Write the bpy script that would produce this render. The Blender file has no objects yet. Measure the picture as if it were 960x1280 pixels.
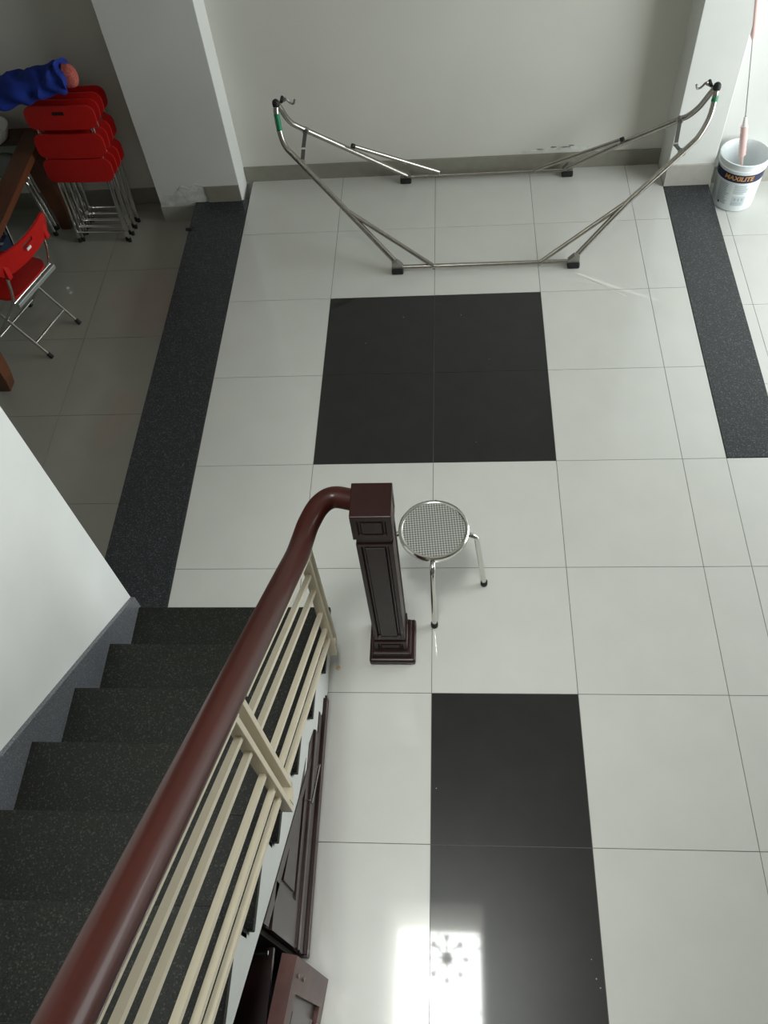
import bpy, bmesh, math, random
from mathutils import Vector, Matrix

random.seed(7)
U = 0.6                      # one floor tile is 0.6 m; most layout numbers below are in tiles
PI = math.pi
SC = bpy.context.scene
COL = SC.collection

# ------------------------------------------------------------------ camera
YAW, PITCH, ROLL = -0.1504, 0.9752, -0.1353
CAM = Vector((0.1787, -4.2317, 5.5924)) * U
fw = Vector((math.sin(YAW) * math.cos(PITCH), math.cos(YAW) * math.cos(PITCH), -math.sin(PITCH)))
rt = Vector((math.cos(YAW), -math.sin(YAW), 0))
up = rt.cross(fw)
r2 = rt * math.cos(ROLL) + up * math.sin(ROLL)
u2 = -rt * math.sin(ROLL) + up * math.cos(ROLL)
cam_d = bpy.data.cameras.new('camera')
cam_d.sensor_fit = 'HORIZONTAL'
cam_d.sensor_width = 36
cam_d.lens = 36 * 1060.8 / 960
cam_d.clip_start = 0.02
cam = bpy.data.objects.new('camera', cam_d)
COL.objects.link(cam)
M = Matrix.Identity(4)
for i in range(3):
    M[i][0], M[i][1], M[i][2], M[i][3] = r2[i], u2[i], -fw[i], CAM[i]
cam.matrix_world = M
SC.camera = cam

# ------------------------------------------------------------------ world, daylight, exposure
w = bpy.data.worlds.new('sky')
SC.world = w
w.use_nodes = True
bg = w.node_tree.nodes['Background']
bg.inputs[0].default_value = (0.80, 0.90, 1.0, 1)
bg.inputs[1].default_value = 1.0


def area(name, loc, rot, sx, sy, power, col):
    d = bpy.data.lights.new(name, 'AREA')
    d.shape = 'RECTANGLE'
    d.size, d.size_y, d.energy, d.color = sx, sy, power, col
    o = bpy.data.objects.new(name, d)
    COL.objects.link(o)
    o.location = loc
    o.rotation_euler = rot
    return o


# daylight entering by the wide glazed opening of the side wall, and by the skylight
area('window_daylight', (5.76 * U, 1.2 * U, 1.40), (0, math.radians(90), 0), 2.4, 2.4, 104, (0.95, 1.0, 0.985))
area('skylight_daylight', (-0.165 * U, -3.35 * U, 10.62 * U), (0, 0, 0), 1.37 * U, 2.5 * U, 190, (0.97, 1.0, 0.965))

SC.view_settings.view_transform = 'Standard'
SC.view_settings.look = 'None'
SC.view_settings.exposure = 0.12
SC.view_settings.gamma = 1.0
SC.view_settings.use_curve_mapping = False

# ------------------------------------------------------------------ materials
MATS = {}


def mat(name, col, rough=0.5, metal=0.0, spec=0.5, noise=None, bump=None, coat=0.0, coat_rough=0.03, trans=0.0, ior=1.45):
    m = bpy.data.materials.new(name)
    m.use_nodes = True
    nt = m.node_tree
    b = nt.nodes['Principled BSDF']
    b.inputs['Base Color'].default_value = (*col, 1)
    b.inputs['Roughness'].default_value = rough
    b.inputs['Metallic'].default_value = metal
    b.inputs['Specular IOR Level'].default_value = spec
    b.inputs['Coat Weight'].default_value = coat
    b.inputs['Coat Roughness'].default_value = coat_rough
    b.inputs['Transmission Weight'].default_value = trans
    b.inputs['IOR'].default_value = ior
    if noise or bump:
        tc = nt.nodes.new('ShaderNodeTexCoord')
    if noise:
        sc, amt = noise[:2]
        n = nt.nodes.new('ShaderNodeTexNoise')
        n.inputs['Scale'].default_value = sc
        n.inputs['Detail'].default_value = 6
        if len(noise) > 2:
            mp = nt.nodes.new('ShaderNodeMapping')
            mp.inputs['Scale'].default_value = noise[2]
            nt.links.new(tc.outputs['Object'], mp.inputs[0])
            nt.links.new(mp.outputs[0], n.inputs['Vector'])
        else:
            nt.links.new(tc.outputs['Object'], n.inputs['Vector'])
        r = nt.nodes.new('ShaderNodeValToRGB')
        r.color_ramp.elements[0].position = 0.3
        r.color_ramp.elements[1].position = 0.7
        r.color_ramp.elements[0].color = (*[c * (1 - amt) for c in col], 1)
        r.color_ramp.elements[1].color = (*[min(1, c * (1 + amt)) for c in col], 1)
        nt.links.new(n.outputs['Fac'], r.inputs[0])
        nt.links.new(r.outputs[0], b.inputs['Base Color'])
    if bump:
        n = nt.nodes.new('ShaderNodeTexNoise')
        n.inputs['Scale'].default_value = bump[0]
        n.inputs['Detail'].default_value = 5
        nt.links.new(tc.outputs['Object'], n.inputs['Vector'])
        bp = nt.nodes.new('ShaderNodeBump')
        bp.inputs['Strength'].default_value = bump[1]
        bp.inputs['Distance'].default_value = 0.004
        nt.links.new(n.outputs['Fac'], bp.inputs['Height'])
        nt.links.new(bp.outputs[0], b.inputs['Normal'])
    MATS[name] = m
    return m


def granite(name, base, dark, fleck, rough=0.35, spec=0.5):
    m = mat(name, base, rough, spec=spec)
    nt = m.node_tree
    b = nt.nodes['Principled BSDF']
    tc = nt.nodes.new('ShaderNodeTexCoord')
    n = nt.nodes.new('ShaderNodeTexNoise')
    n.inputs['Scale'].default_value = 240
    n.inputs['Detail'].default_value = 3
    v = nt.nodes.new('ShaderNodeTexVoronoi')
    v.inputs['Scale'].default_value = 260
    nt.links.new(tc.outputs['Object'], n.inputs['Vector'])
    nt.links.new(tc.outputs['Object'], v.inputs['Vector'])
    r = nt.nodes.new('ShaderNodeValToRGB')
    r.color_ramp.elements[0].position = 0.35
    r.color_ramp.elements[1].position = 0.65
    r.color_ramp.elements[0].color = (*dark, 1)
    r.color_ramp.elements[1].color = (*base, 1)
    nt.links.new(n.outputs['Fac'], r.inputs[0])
    f = nt.nodes.new('ShaderNodeValToRGB')
    sep = nt.nodes.new('ShaderNodeSeparateColor')
    nt.links.new(v.outputs['Color'], sep.inputs[0])
    f.color_ramp.elements[0].position = 0.86
    f.color_ramp.elements[1].position = 0.97
    f.color_ramp.elements[0].color = (0, 0, 0, 1)
    f.color_ramp.elements[1].color = (1, 1, 1, 1)
    nt.links.new(sep.outputs[0], f.inputs[0])
    mx = nt.nodes.new('ShaderNodeMix')
    mx.data_type = 'RGBA'
    nt.links.new(f.outputs[0], mx.inputs['Factor'])
    nt.links.new(r.outputs[0], mx.inputs['A'])
    mx.inputs['B'].default_value = (*fleck, 1)
    nt.links.new(mx.outputs['Result'], b.inputs['Base Color'])
    return m


mat('wall_paint', (0.70, 0.69, 0.63), 0.7, spec=0.3, noise=(1.7, 0.03), bump=(60, 0.08))
mat('white_paint', (0.72, 0.73, 0.70), 0.65, spec=0.3, noise=(2.3, 0.035), bump=(50, 0.08))
mat('stair_wall_lit', (0.87, 0.88, 0.86), 0.65, spec=0.3, noise=(2.3, 0.045), bump=(50, 0.08))  # white paint lightened to stand in for light missing on the stair wall
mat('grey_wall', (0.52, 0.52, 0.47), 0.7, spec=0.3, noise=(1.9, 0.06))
mat('low_bounce_wall', (0.30, 0.28, 0.25), 0.8, spec=0.2, noise=(1.5, 0.05))  # for the unseen end wall, darkened so it bounces less light
mat('low_bounce_ceiling', (0.42, 0.41, 0.38), 0.8, spec=0.2, noise=(1.5, 0.03))  # darkened so the unseen ceilings throw back less light
mat('patch_plaster', (0.66, 0.67, 0.63), 0.9, noise=(30, 0.2))
mat('chipped_dark', (0.25, 0.24, 0.21), 0.9, noise=(60, 0.4))
mat('tile_white', (0.60, 0.60, 0.565), 0.32, spec=0.5, noise=(5, 0.025), coat=1.0, coat_rough=0.05)
mat('tile_black', (0.011, 0.011, 0.0105), 0.32, spec=0.3, noise=(8, 0.2), coat=0.7, coat_rough=0.04)
mat('tile_shaded', (0.36, 0.35, 0.31), 0.25, noise=(5, 0.03), coat=0.6, coat_rough=0.05)  # dimness of the left room put into the tile colour
mat('grout', (0.16, 0.155, 0.14), 0.9)
mat('skirting', (0.27, 0.26, 0.215), 0.4, noise=(20, 0.06))
mat('skirting_light', (0.44, 0.43, 0.385), 0.4, noise=(20, 0.05))
granite('granite_strip', (0.042, 0.046, 0.050), (0.016, 0.018, 0.020), (0.12, 0.125, 0.13), 0.28)
granite('granite_stair', (0.020, 0.021, 0.017), (0.008, 0.0085, 0.007), (0.050, 0.050, 0.044), 0.5, 0.25)
granite('granite_skirt', (0.18, 0.19, 0.21), (0.08, 0.085, 0.096), (0.26, 0.26, 0.27), 0.35)
mat('rail_wood', (0.044, 0.0090, 0.0060), 0.42, spec=0.25, noise=(6, 0.25, (1, 0.15, 0.15)), coat=0.18, coat_rough=0.15)
mat('newel_wood', (0.024, 0.007, 0.0065), 0.4, spec=0.3, noise=(7, 0.3, (1, 1, 0.1)), coat=0.12, coat_rough=0.2)
mat('closet_wood', (0.030, 0.011, 0.0105), 0.4, spec=0.35, noise=(7, 0.3, (1, 1, 0.1)), coat=0.25, coat_rough=0.2)
mat('closet_edge', (0.085, 0.026, 0.020), 0.45, spec=0.3, noise=(9, 0.3), coat=0.1, coat_rough=0.15)
mat('closet_dark', (0.012, 0.008, 0.008), 0.8)
mat('splinter', (0.62, 0.50, 0.42), 0.9, noise=(80, 0.3))
mat('table_wood', (0.12, 0.040, 0.016), 0.35, noise=(6, 0.3, (1, 0.2, 1)), coat=0.3, coat_rough=0.2)
mat('cream_paint', (0.72, 0.64, 0.49), 0.45, noise=(9, 0.03))
mat('chrome', (0.72, 0.71, 0.68), 0.16, metal=1.0)
mat('steel', (0.42, 0.40, 0.365), 0.26, metal=1.0, noise=(30, 0.08))
mat('dull_steel', (0.36, 0.355, 0.33), 0.38, metal=0.9, noise=(40, 0.1))
mat('link_metal', (0.13, 0.13, 0.12), 0.5, metal=0.5)
mat('black_rubber', (0.012, 0.012, 0.012), 0.6)
mat('green_label', (0.0, 0.20, 0.08), 0.5)
mat('red_plastic', (0.52, 0.010, 0.008), 0.38, noise=(14, 0.05))
mat('slot_shade', (0.03, 0.004, 0.004), 0.6)  # dark tone standing in for shade inside the folded chairs' slots
mat('sticker', (0.85, 0.85, 0.82), 0.5)
mat('grey_paint', (0.36, 0.38, 0.36), 0.35, metal=0.3)
mat('bucket_plastic', (0.80, 0.85, 0.86), 0.35, spec=0.5)
mat('navy_print', (0.016, 0.02, 0.07), 0.4)
mat('orange_print', (0.66, 0.33, 0.08), 0.45)
mat('grey_print', (0.42, 0.50, 0.52), 0.5)
mat('pale_print', (0.62, 0.69, 0.70), 0.5)
mat('pink_plastic', (0.80, 0.56, 0.52), 0.4)
mat('white_plastic', (0.80, 0.80, 0.76), 0.4)
mat('blue_fabric', (0.006, 0.028, 0.26), 0.75, noise=(22, 0.25), bump=(120, 0.4))
mat('salmon_fabric', (0.45, 0.11, 0.085), 0.9, noise=(90, 0.35), bump=(200, 0.5))
mat('box_navy', (0.015, 0.025, 0.05), 0.6)
mat('box_print', (0.35, 0.38, 0.42), 0.6)
mat('rust_stain', (0.56, 0.40, 0.24), 0.6, noise=(120, 0.3))
mat('glass_pane', (0.8, 0.9, 0.85), 0.02, trans=1.0, ior=1.3)
mat('window_frame', (0.70, 0.70, 0.68), 0.4)
mat('crystal', (0.55, 0.52, 0.45), 0.15, metal=0.6)

# white flecks of old paint on the black tiles
nt = MATS['tile_black'].node_tree
b = nt.nodes['Principled BSDF']
tc = nt.nodes.new('ShaderNodeTexCoord')
oi = nt.nodes.new('ShaderNodeObjectInfo')
ad = nt.nodes.new('ShaderNodeVectorMath')
ad.operation = 'ADD'
vo = nt.nodes.new('ShaderNodeTexVoronoi')
vo.inputs['Scale'].default_value = 9
nt.links.new(tc.outputs['Object'], ad.inputs[0])
nt.links.new(oi.outputs['Location'], ad.inputs[1])
nt.links.new(ad.outputs[0], vo.inputs['Vector'])
lt = nt.nodes.new('ShaderNodeMath')
lt.operation = 'LESS_THAN'
lt.inputs[1].default_value = 0.022
nt.links.new(vo.outputs['Distance'], lt.inputs[0])
mx = nt.nodes.new('ShaderNodeMix')
mx.data_type = 'RGBA'
src = b.inputs['Base Color'].links[0].from_socket
nt.links.new(lt.outputs[0], mx.inputs['Factor'])
nt.links.new(src, mx.inputs['A'])
mx.inputs['B'].default_value = (0.35, 0.34, 0.31, 1)
nt.links.new(mx.outputs['Result'], b.inputs['Base Color'])

# pressed basket-weave sheet of the stool seats: small bright lozenges
m = mat('pressed_steel', (0.5, 0.5, 0.48), 0.3, metal=0.85)
nt = m.node_tree
b = nt.nodes['Principled BSDF']
tc = nt.nodes.new('ShaderNodeTexCoord')
mp = nt.nodes.new('ShaderNodeMapping')
mp.inputs['Rotation'].default_value = (0, 0, math.radians(38))
ck = nt.nodes.new('ShaderNodeTexChecker')
ck.inputs['Scale'].default_value = 130
ck.inputs['Color1'].default_value = (0.92, 0.92, 0.90, 1)
ck.inputs['Color2'].default_value = (0.33, 0.325, 0.31, 1)
nt.links.new(tc.outputs['Object'], mp.inputs[0])
nt.links.new(mp.outputs[0], ck.inputs['Vector'])
nt.links.new(ck.outputs['Color'], b.inputs['Base Color'])
bp = nt.nodes.new('ShaderNodeBump')
bp.inputs['Strength'].default_value = 0.5
bp.inputs['Distance'].default_value = 0.002
nt.links.new(ck.outputs['Fac'], bp.inputs['Height'])
nt.links.new(bp.outputs[0], b.inputs['Normal'])


# ------------------------------------------------------------------ mesh helpers
def T(x, y, z=0.0):
    return Vector((x, y, z)) * U


class MB:
    def __init__(self):
        self.bm = bmesh.new()

    def box(self, lo, hi, bevel=0.0, seg=2, mtx=None):
        lo, hi = Vector(lo), Vector(hi)
        r = bmesh.ops.create_cube(self.bm, size=1.0)
        c, s = (lo + hi) / 2, hi - lo
        for v in r['verts']:
            v.co = Vector((v.co.x * s.x + c.x, v.co.y * s.y + c.y, v.co.z * s.z + c.z))
        vs = r['verts']
        if bevel:
            es = list({e for v in vs for e in v.link_edges})
            rr = bmesh.ops.bevel(self.bm, geom=es, offset=bevel, segments=seg, affect='EDGES', profile=0.5)
            vs = rr['verts']
            vs = list({v for f in rr['faces'] for v in f.verts} | set(v for v in vs if v.is_valid))
        if mtx:
            allv = set()
            stack = [v for v in vs if v.is_valid]
            while stack:
                v = stack.pop()
                if v in allv:
                    continue
                allv.add(v)
                stack += [e.other_vert(v) for e in v.link_edges]
            for v in allv:
                v.co = mtx @ v.co
        return self

    def poly(self, pts):
        vs = [self.bm.verts.new(p) for p in pts]
        self.bm.faces.new(vs)
        return self

    def prism(self, pts, vec):
        """closed solid: polygon pts extruded by vec"""
        vec = Vector(vec)
        a = [self.bm.verts.new(p) for p in pts]
        b_ = [self.bm.verts.new(Vector(p) + vec) for p in pts]
        self.bm.faces.new(a)
        self.bm.faces.new(list(reversed(b_)))
        n = len(pts)
        for i in range(n):
            self.bm.faces.new([a[i], b_[i], b_[(i + 1) % n], a[(i + 1) % n]])
        return self

    def sweep(self, path, prof, up_hint=Vector((0, 0, 1)), cap=True):
        """sweep a closed 2D profile along path (profile x = side, y = up)"""
        rings = []
        n = len(path)
        for i, p in enumerate(path):
            p = Vector(p)
            t = (Vector(path[min(i + 1, n - 1)]) - Vector(path[max(i - 1, 0)])).normalized()
            h = up_hint if abs(t.dot(up_hint)) < 0.98 else Vector((0, 1, 0))
            s = t.cross(h).normalized()
            u = s.cross(t).normalized()
            rings.append([self.bm.verts.new(p + s * a + u * c) for a, c in prof])
        k = len(prof)
        for i in range(n - 1):
            for j in range(k):
                self.bm.faces.new([rings[i][j], rings[i][(j + 1) % k], rings[i + 1][(j + 1) % k], rings[i + 1][j]])
        if cap:
            self.bm.faces.new(list(reversed(rings[0])))
            self.bm.faces.new(rings[-1])
        return self

    def tube(self, path, r, n=10, cap=True):
        """round tube with parallel transport"""
        path = [Vector(p) for p in path]
        t0 = (path[1] - path[0]).normalized()
        h = Vector((0, 0, 1)) if abs(t0.z) < 0.9 else Vector((1, 0, 0))
        s = t0.cross(h).normalized()
        rings = []
        for i, p in enumerate(path):
            t = (path[min(i + 1, len(path) - 1)] - path[max(i - 1, 0)]).normalized()
            s = (s - t * s.dot(t)).normalized()
            u = t.cross(s)
            rr = r[i] if isinstance(r, (list, tuple)) else r
            rings.append([self.bm.verts.new(p + (s * math.cos(a) + u * math.sin(a)) * rr) for a in [2 * PI * q / n for q in range(n)]])
        for i in range(len(path) - 1):
            for j in range(n):
                self.bm.faces.new([rings[i][j], rings[i][(j + 1) % n], rings[i + 1][(j + 1) % n], rings[i + 1][j]])
        if cap:
            self.bm.faces.new(list(reversed(rings[0])))
            self.bm.faces.new(rings[-1])
        return self

    def lathe(self, prof, c=(0, 0, 0), n=32, close=False):
        """profile of (radius, z); radius 0 ends close to a point"""
        c = Vector(c)
        rings = []
        for r, z in prof:
            if r < 1e-6:
                rings.append([self.bm.verts.new(c + Vector((0, 0, z)))])
            else:
                rings.append([self.bm.verts.new(c + Vector((r * math.cos(2 * PI * q / n), r * math.sin(2 * PI * q / n), z))) for q in range(n)])
        pairs = list(zip(rings[:-1], rings[1:]))
        if close:
            pairs.append((rings[-1], rings[0]))
        for a, b_ in pairs:
            for j in range(n):
                k = (j + 1) % n
                if len(a) == 1 and len(b_) == 1:
                    continue
                if len(a) == 1:
                    self.bm.faces.new([a[0], b_[j], b_[k]])
                elif len(b_) == 1:
                    self.bm.faces.new([a[j], a[k], b_[0]])
                else:
                    self.bm.faces.new([a[j], a[k], b_[k], b_[j]])
        return self

    def build(self, name, material, parent=None, smooth=False, loc=None):
        bmesh.ops.recalc_face_normals(self.bm, faces=self.bm.faces[:])
        me = bpy.data.meshes.new(name)
        self.bm.to_mesh(me)
        self.bm.free()
        me.materials.append(MATS[material])
        if smooth:
            for p in me.polygons:
                p.use_smooth = True
            try:
                me.set_sharp_from_angle(angle=math.radians(40))
            except Exception:
                pass
        return link(name, me, parent, loc)


def link(name, me, parent=None, loc=None):
    o = bpy.data.objects.new(name, me)
    COL.objects.link(o)
    if parent:
        o.parent = parent
    if loc is not None:
        o.location = loc
    return o


def tag(o, label=None, cat=None, group=None, kind=None):
    for k, v in (('label', label), ('category', cat), ('group', group), ('kind', kind)):
        if v:
            o[k] = v
    return o


def empty(name, loc=(0, 0, 0), rz=0.0):
    o = bpy.data.objects.new(name, None)
    COL.objects.link(o)
    o.location = loc
    o.rotation_euler = (0, 0, rz)
    o.empty_display_size = 0.1
    return o


def copy_tree(o, parent=None):
    c = o.copy()
    COL.objects.link(c)
    c.parent = parent
    for ch in list(o.children):
        copy_tree(ch, c)
    return c


def fillet(pts, rad, n=6):
    """round the inner corners of a polyline"""
    pts = [Vector(p) for p in pts]
    out = [pts[0]]
    for i in range(1, len(pts) - 1):
        a, b_, c = pts[i - 1], pts[i], pts[i + 1]
        d1, d2 = (a - b_), (c - b_)
        k = min(rad, d1.length * 0.45, d2.length * 0.45)
        p, q = b_ + d1.normalized() * k, b_ + d2.normalized() * k
        for j in range(n + 1):
            t = j / n
            out.append(p * (1 - t) ** 2 + b_ * 2 * t * (1 - t) + q * t * t)
    out.append(pts[-1])
    return out


def struct(o, label):
    return tag(o, label, kind='structure')


# ------------------------------------------------------------------ floors
DROP = -0.22        # the side rooms lie one low step beneath the hall (tiles)
XL0, XL1 = -2.59, -2.005        # left granite threshold
XR0, XR1 = 2.345, 2.80          # right granite threshold
YB = 3.92                       # back wall
YF = -7.4
XE = 5.8
XW = -6.2
G = 0.0022                      # half joint, tiles

TILE_CACHE = {}


def lay(parent, name, region, x0, y0, z, material, skip=None, black=()):
    rx0, ry0, rx1, ry1 = region
    for i in range(math.floor(rx0 - x0), math.ceil(rx1 - x0)):
        for j in range(math.floor(ry0 - y0), math.ceil(ry1 - y0)):
            a0, a1 = max(rx0, x0 + i), min(rx1, x0 + i + 1)
            b0, b1 = max(ry0, y0 + j), min(ry1, y0 + j + 1)
            if a1 - a0 < 0.02 or b1 - b0 < 0.02:
                continue
            if skip and skip(a0, b0, a1, b1):
                continue
            mt = 'tile_black' if (i, j) in black else material
            key = (round(a1 - a0, 4), round(b1 - b0, 4), mt)
            c = T((a0 + a1) / 2, (b0 + b1) / 2, z)
            if key not in TILE_CACHE:
                sx, sy = ((a1 - a0) / 2 - G) * U, ((b1 - b0) / 2 - G) * U
                o = MB().box((-sx, -sy, -0.012), (sx, sy, 0)).build('tile', mt, parent, loc=c)
                TILE_CACHE[key] = o.data
            else:
                link('tile', TILE_CACHE[key], parent, c)


fl = MB()
fl.box(T(XL1, YF, -0.5), T(XR0, YB, -0.004)).box(T(XR0, YF, -0.5), T(XE, 0.0, -0.004))
floor = struct(fl.build('floor', 'grout'), 'polished off-white tiled hall floor with inlaid black tiles')
BL = {(-1, 0), (-1, 1), (0, 0), (0, 1), (0, -3), (0, -4), (0, -5), (0, -6)}
lay(floor, 'tile', (XL1, -5.0, XR0, YB), 0, 0, 0, 'tile_white', black=BL,
    skip=lambda a0, b0, a1, b1: a1 <= -0.9 and b1 <= -1.9)
lay(floor, 'tile', (XR0, -5.0, XE, 0.0), 0, 0, 0, 'tile_white')

fl = MB().box(T(XW, -3.0, -0.6), T(XL0 + 0.02, YB, DROP - 0.004))
floor_left = struct(fl.build('floor_left', 'grout'), 'dim lower tiled floor of the room with the red chairs')
lay(floor_left, 'tile', (-5.49, -1.22, XL0 + 0.01, YB), -3.49, -0.22, DROP, 'tile_shaded')
fl = MB().box(T(XR1 - 0.02, 0.0, -0.6), T(XE, 3.86, DROP - 0.004))
floor_right = struct(fl.build('floor_right', 'grout'), 'bright lower tiled floor under the paint bucket')
lay(floor_right, 'tile', (XR1 - 0.01, 0.0, XE, 3.86), 3.0, -0.02, DROP, 'tile_white')

t1 = MB().box(T(XL0, -1.5, DROP - 0.01), T(XL1 - 0.003, 3.585, 0.003), bevel=0.002)
trim1 = struct(t1.build('trim_1', 'granite_strip'), 'dark granite threshold strip between hall and chair room')
t2 = MB().box(T(XR0 + 0.003, 0.003, DROP - 0.01), T(XR1, 3.545, 0.003), bevel=0.002)
trim2 = struct(t2.build('trim_2', 'granite_strip'), 'grey granite threshold strip running to the pillar by the bucket')

# ------------------------------------------------------------------ walls
ZT = 7.4            # ceiling, lowered for an added shaft that narrows the skylight's light
ZS = 10.7
wb = MB().box(T(XW, YB, -0.6), T(3.2, YB + 0.35, ZT)).build('wall_back', 'wall_paint')
struct(wb, 'cream painted back wall behind the hammock stand')
# paint peeled off above the skirting near the hammock foot
rng = random.Random(3)


def blob(cx, cz, rx, rz, y, n=14):
    return [T(cx + rx * (0.7 + 0.5 * rng.random()) * math.cos(2 * PI * q / n), y, cz + rz * (0.6 + 0.6 * rng.random()) * math.sin(2 * PI * q / n)) for q in range(n)]


for cx, cz, rx, rz, mt in [(1.10, 0.205, 0.10, 0.022, 'patch_plaster'), (1.26, 0.228, 0.09, 0.02, 'patch_plaster'), (1.47, 0.222, 0.12, 0.026, 'patch_plaster'), (0.92, 0.195, 0.07, 0.014, 'patch_plaster'),
                           (1.24, 0.240, 0.035, 0.010, 'chipped_dark'), (1.36, 0.236, 0.05, 0.009, 'chipped_dark'), (1.42, 0.252, 0.03, 0.007, 'chipped_dark'), (1.10, 0.222, 0.04, 0.006, 'chipped_dark')]:
    MB().prism(blob(cx, cz, rx, rz, YB - (0.001 if mt[0] == 'p' else 0.002)), (0, 0.004, 0)).build('peeled_paint', mt, wb)
bb = MB().box(T(-2.07, YB - 0.02, 0), T(2.36, YB + 0.01, 0.172), bevel=0.001).build('baseboard_back', 'skirting')
struct(bb, 'grey tile skirting along the back wall')
bb = MB().box(T(XW, YB - 0.02, DROP), T(-2.95, YB + 0.01, DROP + 0.19)).build('baseboard_left', 'skirting')
struct(bb, 'dark grey tile skirting behind the stacked red chairs')

pl = MB().box(T(-2.985, 3.58, -0.6), T(-2.075, YB + 0.05, ZT), bevel=0.004).build('wall_pillar_left', 'white_paint')
struct(pl, 'off-white square pillar beside the stacked red chairs')
MB().box(T(-2.985, 3.562, DROP), T(-2.592, 3.60, -0.03)).build('skirting_tile', 'skirting_light', pl)
MB().box(T(-2.44, 3.565, 0.004), T(-2.078, 3.60, 0.19)).build('skirting_tile', 'skirting', pl)
MB().prism([T(x, 3.577, z) for x, z in [(-2.985, -0.03), (-2.44, -0.03), (-2.44, 0.19), (-2.55, 0.23), (-2.62, 0.17), (-2.70, 0.21), (-2.80, 0.10), (-2.90, 0.12)]], (0, 0.01, 0)).build('bare_plaster', 'patch_plaster', pl)

pr = MB().box(T(2.35, 3.535, -0.6), T(2.81, YB + 0.05, ZT), bevel=0.004).build('wall_pillar_right', 'white_paint')
struct(pr, 'white square pillar beside the paint bucket')
MB().box(T(2.345, 3.515, 0.003), T(2.812, 3.56, 0.235), bevel=0.001).build('skirting_tile', 'skirting_light', pr)
MB().box(T(2.79, 3.53, DROP), T(2.828, 3.9, 0.0)).build('skirting_tile', 'skirting_light', pr)

wr = MB().box(T(2.80, 3.86, -0.6), T(XE + 0.2, YB + 0.35, ZT)).build('wall_side_bay', 'white_paint')
struct(wr, 'bright white wall behind the paint bucket')
bb = MB().box(T(2.80, 3.84, DROP), T(XE, 3.87, DROP + 0.20)).build('baseboard_right', 'skirting_light')
struct(bb, 'light grey tile skirting behind the paint bucket')

# side wall with the two openings daylight comes through, drawn as piers around them
ws = MB()
WIN = [(-0.85, 3.25, 0.30, 4.40)]      # y0 y1 z0 z1
ws.box(T(XE, YF, -0.6), T(XE + 0.35, -0.85, ZT)).box(T(XE, 3.25, -0.6), T(XE + 0.35, 4.2, ZT))
ws.box(T(XE, -0.85, -0.6), T(XE + 0.35, 3.25, 0.30)).box(T(XE, -0.85, 4.40), T(XE + 0.35, 3.25, ZT))
struct(ws.build('wall_right', 'white_paint'), 'white side wall with a tall window')
for k, (y0, y1, z0, z1) in enumerate(WIN):
    fr = MB()
    d = 0.09
    for a in ((y0, z0, y1, z0 + d), (y0, z1 - d, y1, z1), (y0, z0, y0 + d, z1), (y1 - d, z0, y1, z1), ((y0 + y1) / 2 - d / 2, z0, (y0 + y1) / 2 + d / 2, z1)):
        fr.box(T(XE + 0.12, a[0], a[1]), T(XE + 0.2, a[2], a[3]))
    struct(fr.build('window_%d' % (k + 1), 'window_frame'), 'pale framed window in the side wall')

struct(MB().box(T(XW, YF - 0.3, -0.6), T(XE + 0.3, YF, ZT)).build('wall_front', 'low_bounce_wall'), 'unseen wall at the stair landing end, darkened to cut bounced light')
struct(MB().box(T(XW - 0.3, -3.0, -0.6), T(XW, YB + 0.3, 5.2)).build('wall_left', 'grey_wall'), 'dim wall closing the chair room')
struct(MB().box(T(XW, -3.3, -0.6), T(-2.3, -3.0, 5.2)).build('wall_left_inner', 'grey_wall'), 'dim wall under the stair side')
struct(MB().box(T(XW, -3.0, 4.75), T(-2.55, YB, 5.15)).build('ceiling_left', 'low_bounce_ceiling'), 'low ceiling over the chair room')
struct(MB().box(T(-2.62, -1.47, 4.3), T(-2.10, 3.6, ZT)).build('wall_left_upper', 'wall_paint'), 'wall and beam above the chair room opening')
# stair wall: its end shows as the sloping edge left of the stairs
sw = MB().box(T(-2.55, YF, -0.3), T(-2.112, -1.475, ZT), bevel=0.003).build('wall_stair', 'stair_wall_lit')
struct(sw, 'white wall rising along the inner side of the stairs')

SK = (-0.85, 0.52, -4.6, -2.1)
ce = MB()
ce.box(T(XW, YF, ZT), T(XE + 0.3, SK[2], ZT + 0.3)).box(T(XW, SK[3], ZT), T(XE + 0.3, YB + 0.3, ZT + 0.3))
ce.box(T(XW, SK[2], ZT), T(SK[0], SK[3], ZT + 0.3)).box(T(SK[1], SK[2], ZT), T(XE + 0.3, SK[3], ZT + 0.3))
for a in ((SK[0] - 0.2, SK[2] - 0.2, SK[0], SK[3] + 0.2), (SK[1], SK[2] - 0.2, SK[1] + 0.2, SK[3] + 0.2), (SK[0], SK[2] - 0.2, SK[1], SK[2]), (SK[0], SK[3], SK[1], SK[3] + 0.2)):  # shaft walls added to confine the skylight's light
    ce.box(T(a[0], a[1], ZT + 0.1), T(a[2], a[3], ZS + 0.1))
struct(ce.build('ceiling', 'low_bounce_ceiling'), 'unseen ceiling of the stair hall with an added shaft narrowing the skylight')
fr = MB()
for a in (SK[0], SK[1] - 0.04, -0.19):
    fr.box(T(a, SK[2], ZS - 0.12), T(a + 0.015, SK[3], ZS - 0.10))
for a in (SK[2], SK[3] - 0.06, -2.35, -3.3):
    fr.box(T(SK[0], a, ZS - 0.13), T(SK[1], a + 0.02, ZS - 0.11))
struct(fr.build('window_2', 'window_frame'), 'skylight frame overhead')

# ------------------------------------------------------------------ staircase
RH, TD, Y1 = 0.328, 0.437, -1.50
NST = 11
SX0, SX1 = -2.110, -0.715
st = tag(empty('staircase', T(-1.4, -1.5, 0)), 'dark speckled granite staircase descending to the tiled hall floor', 'staircase')


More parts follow.
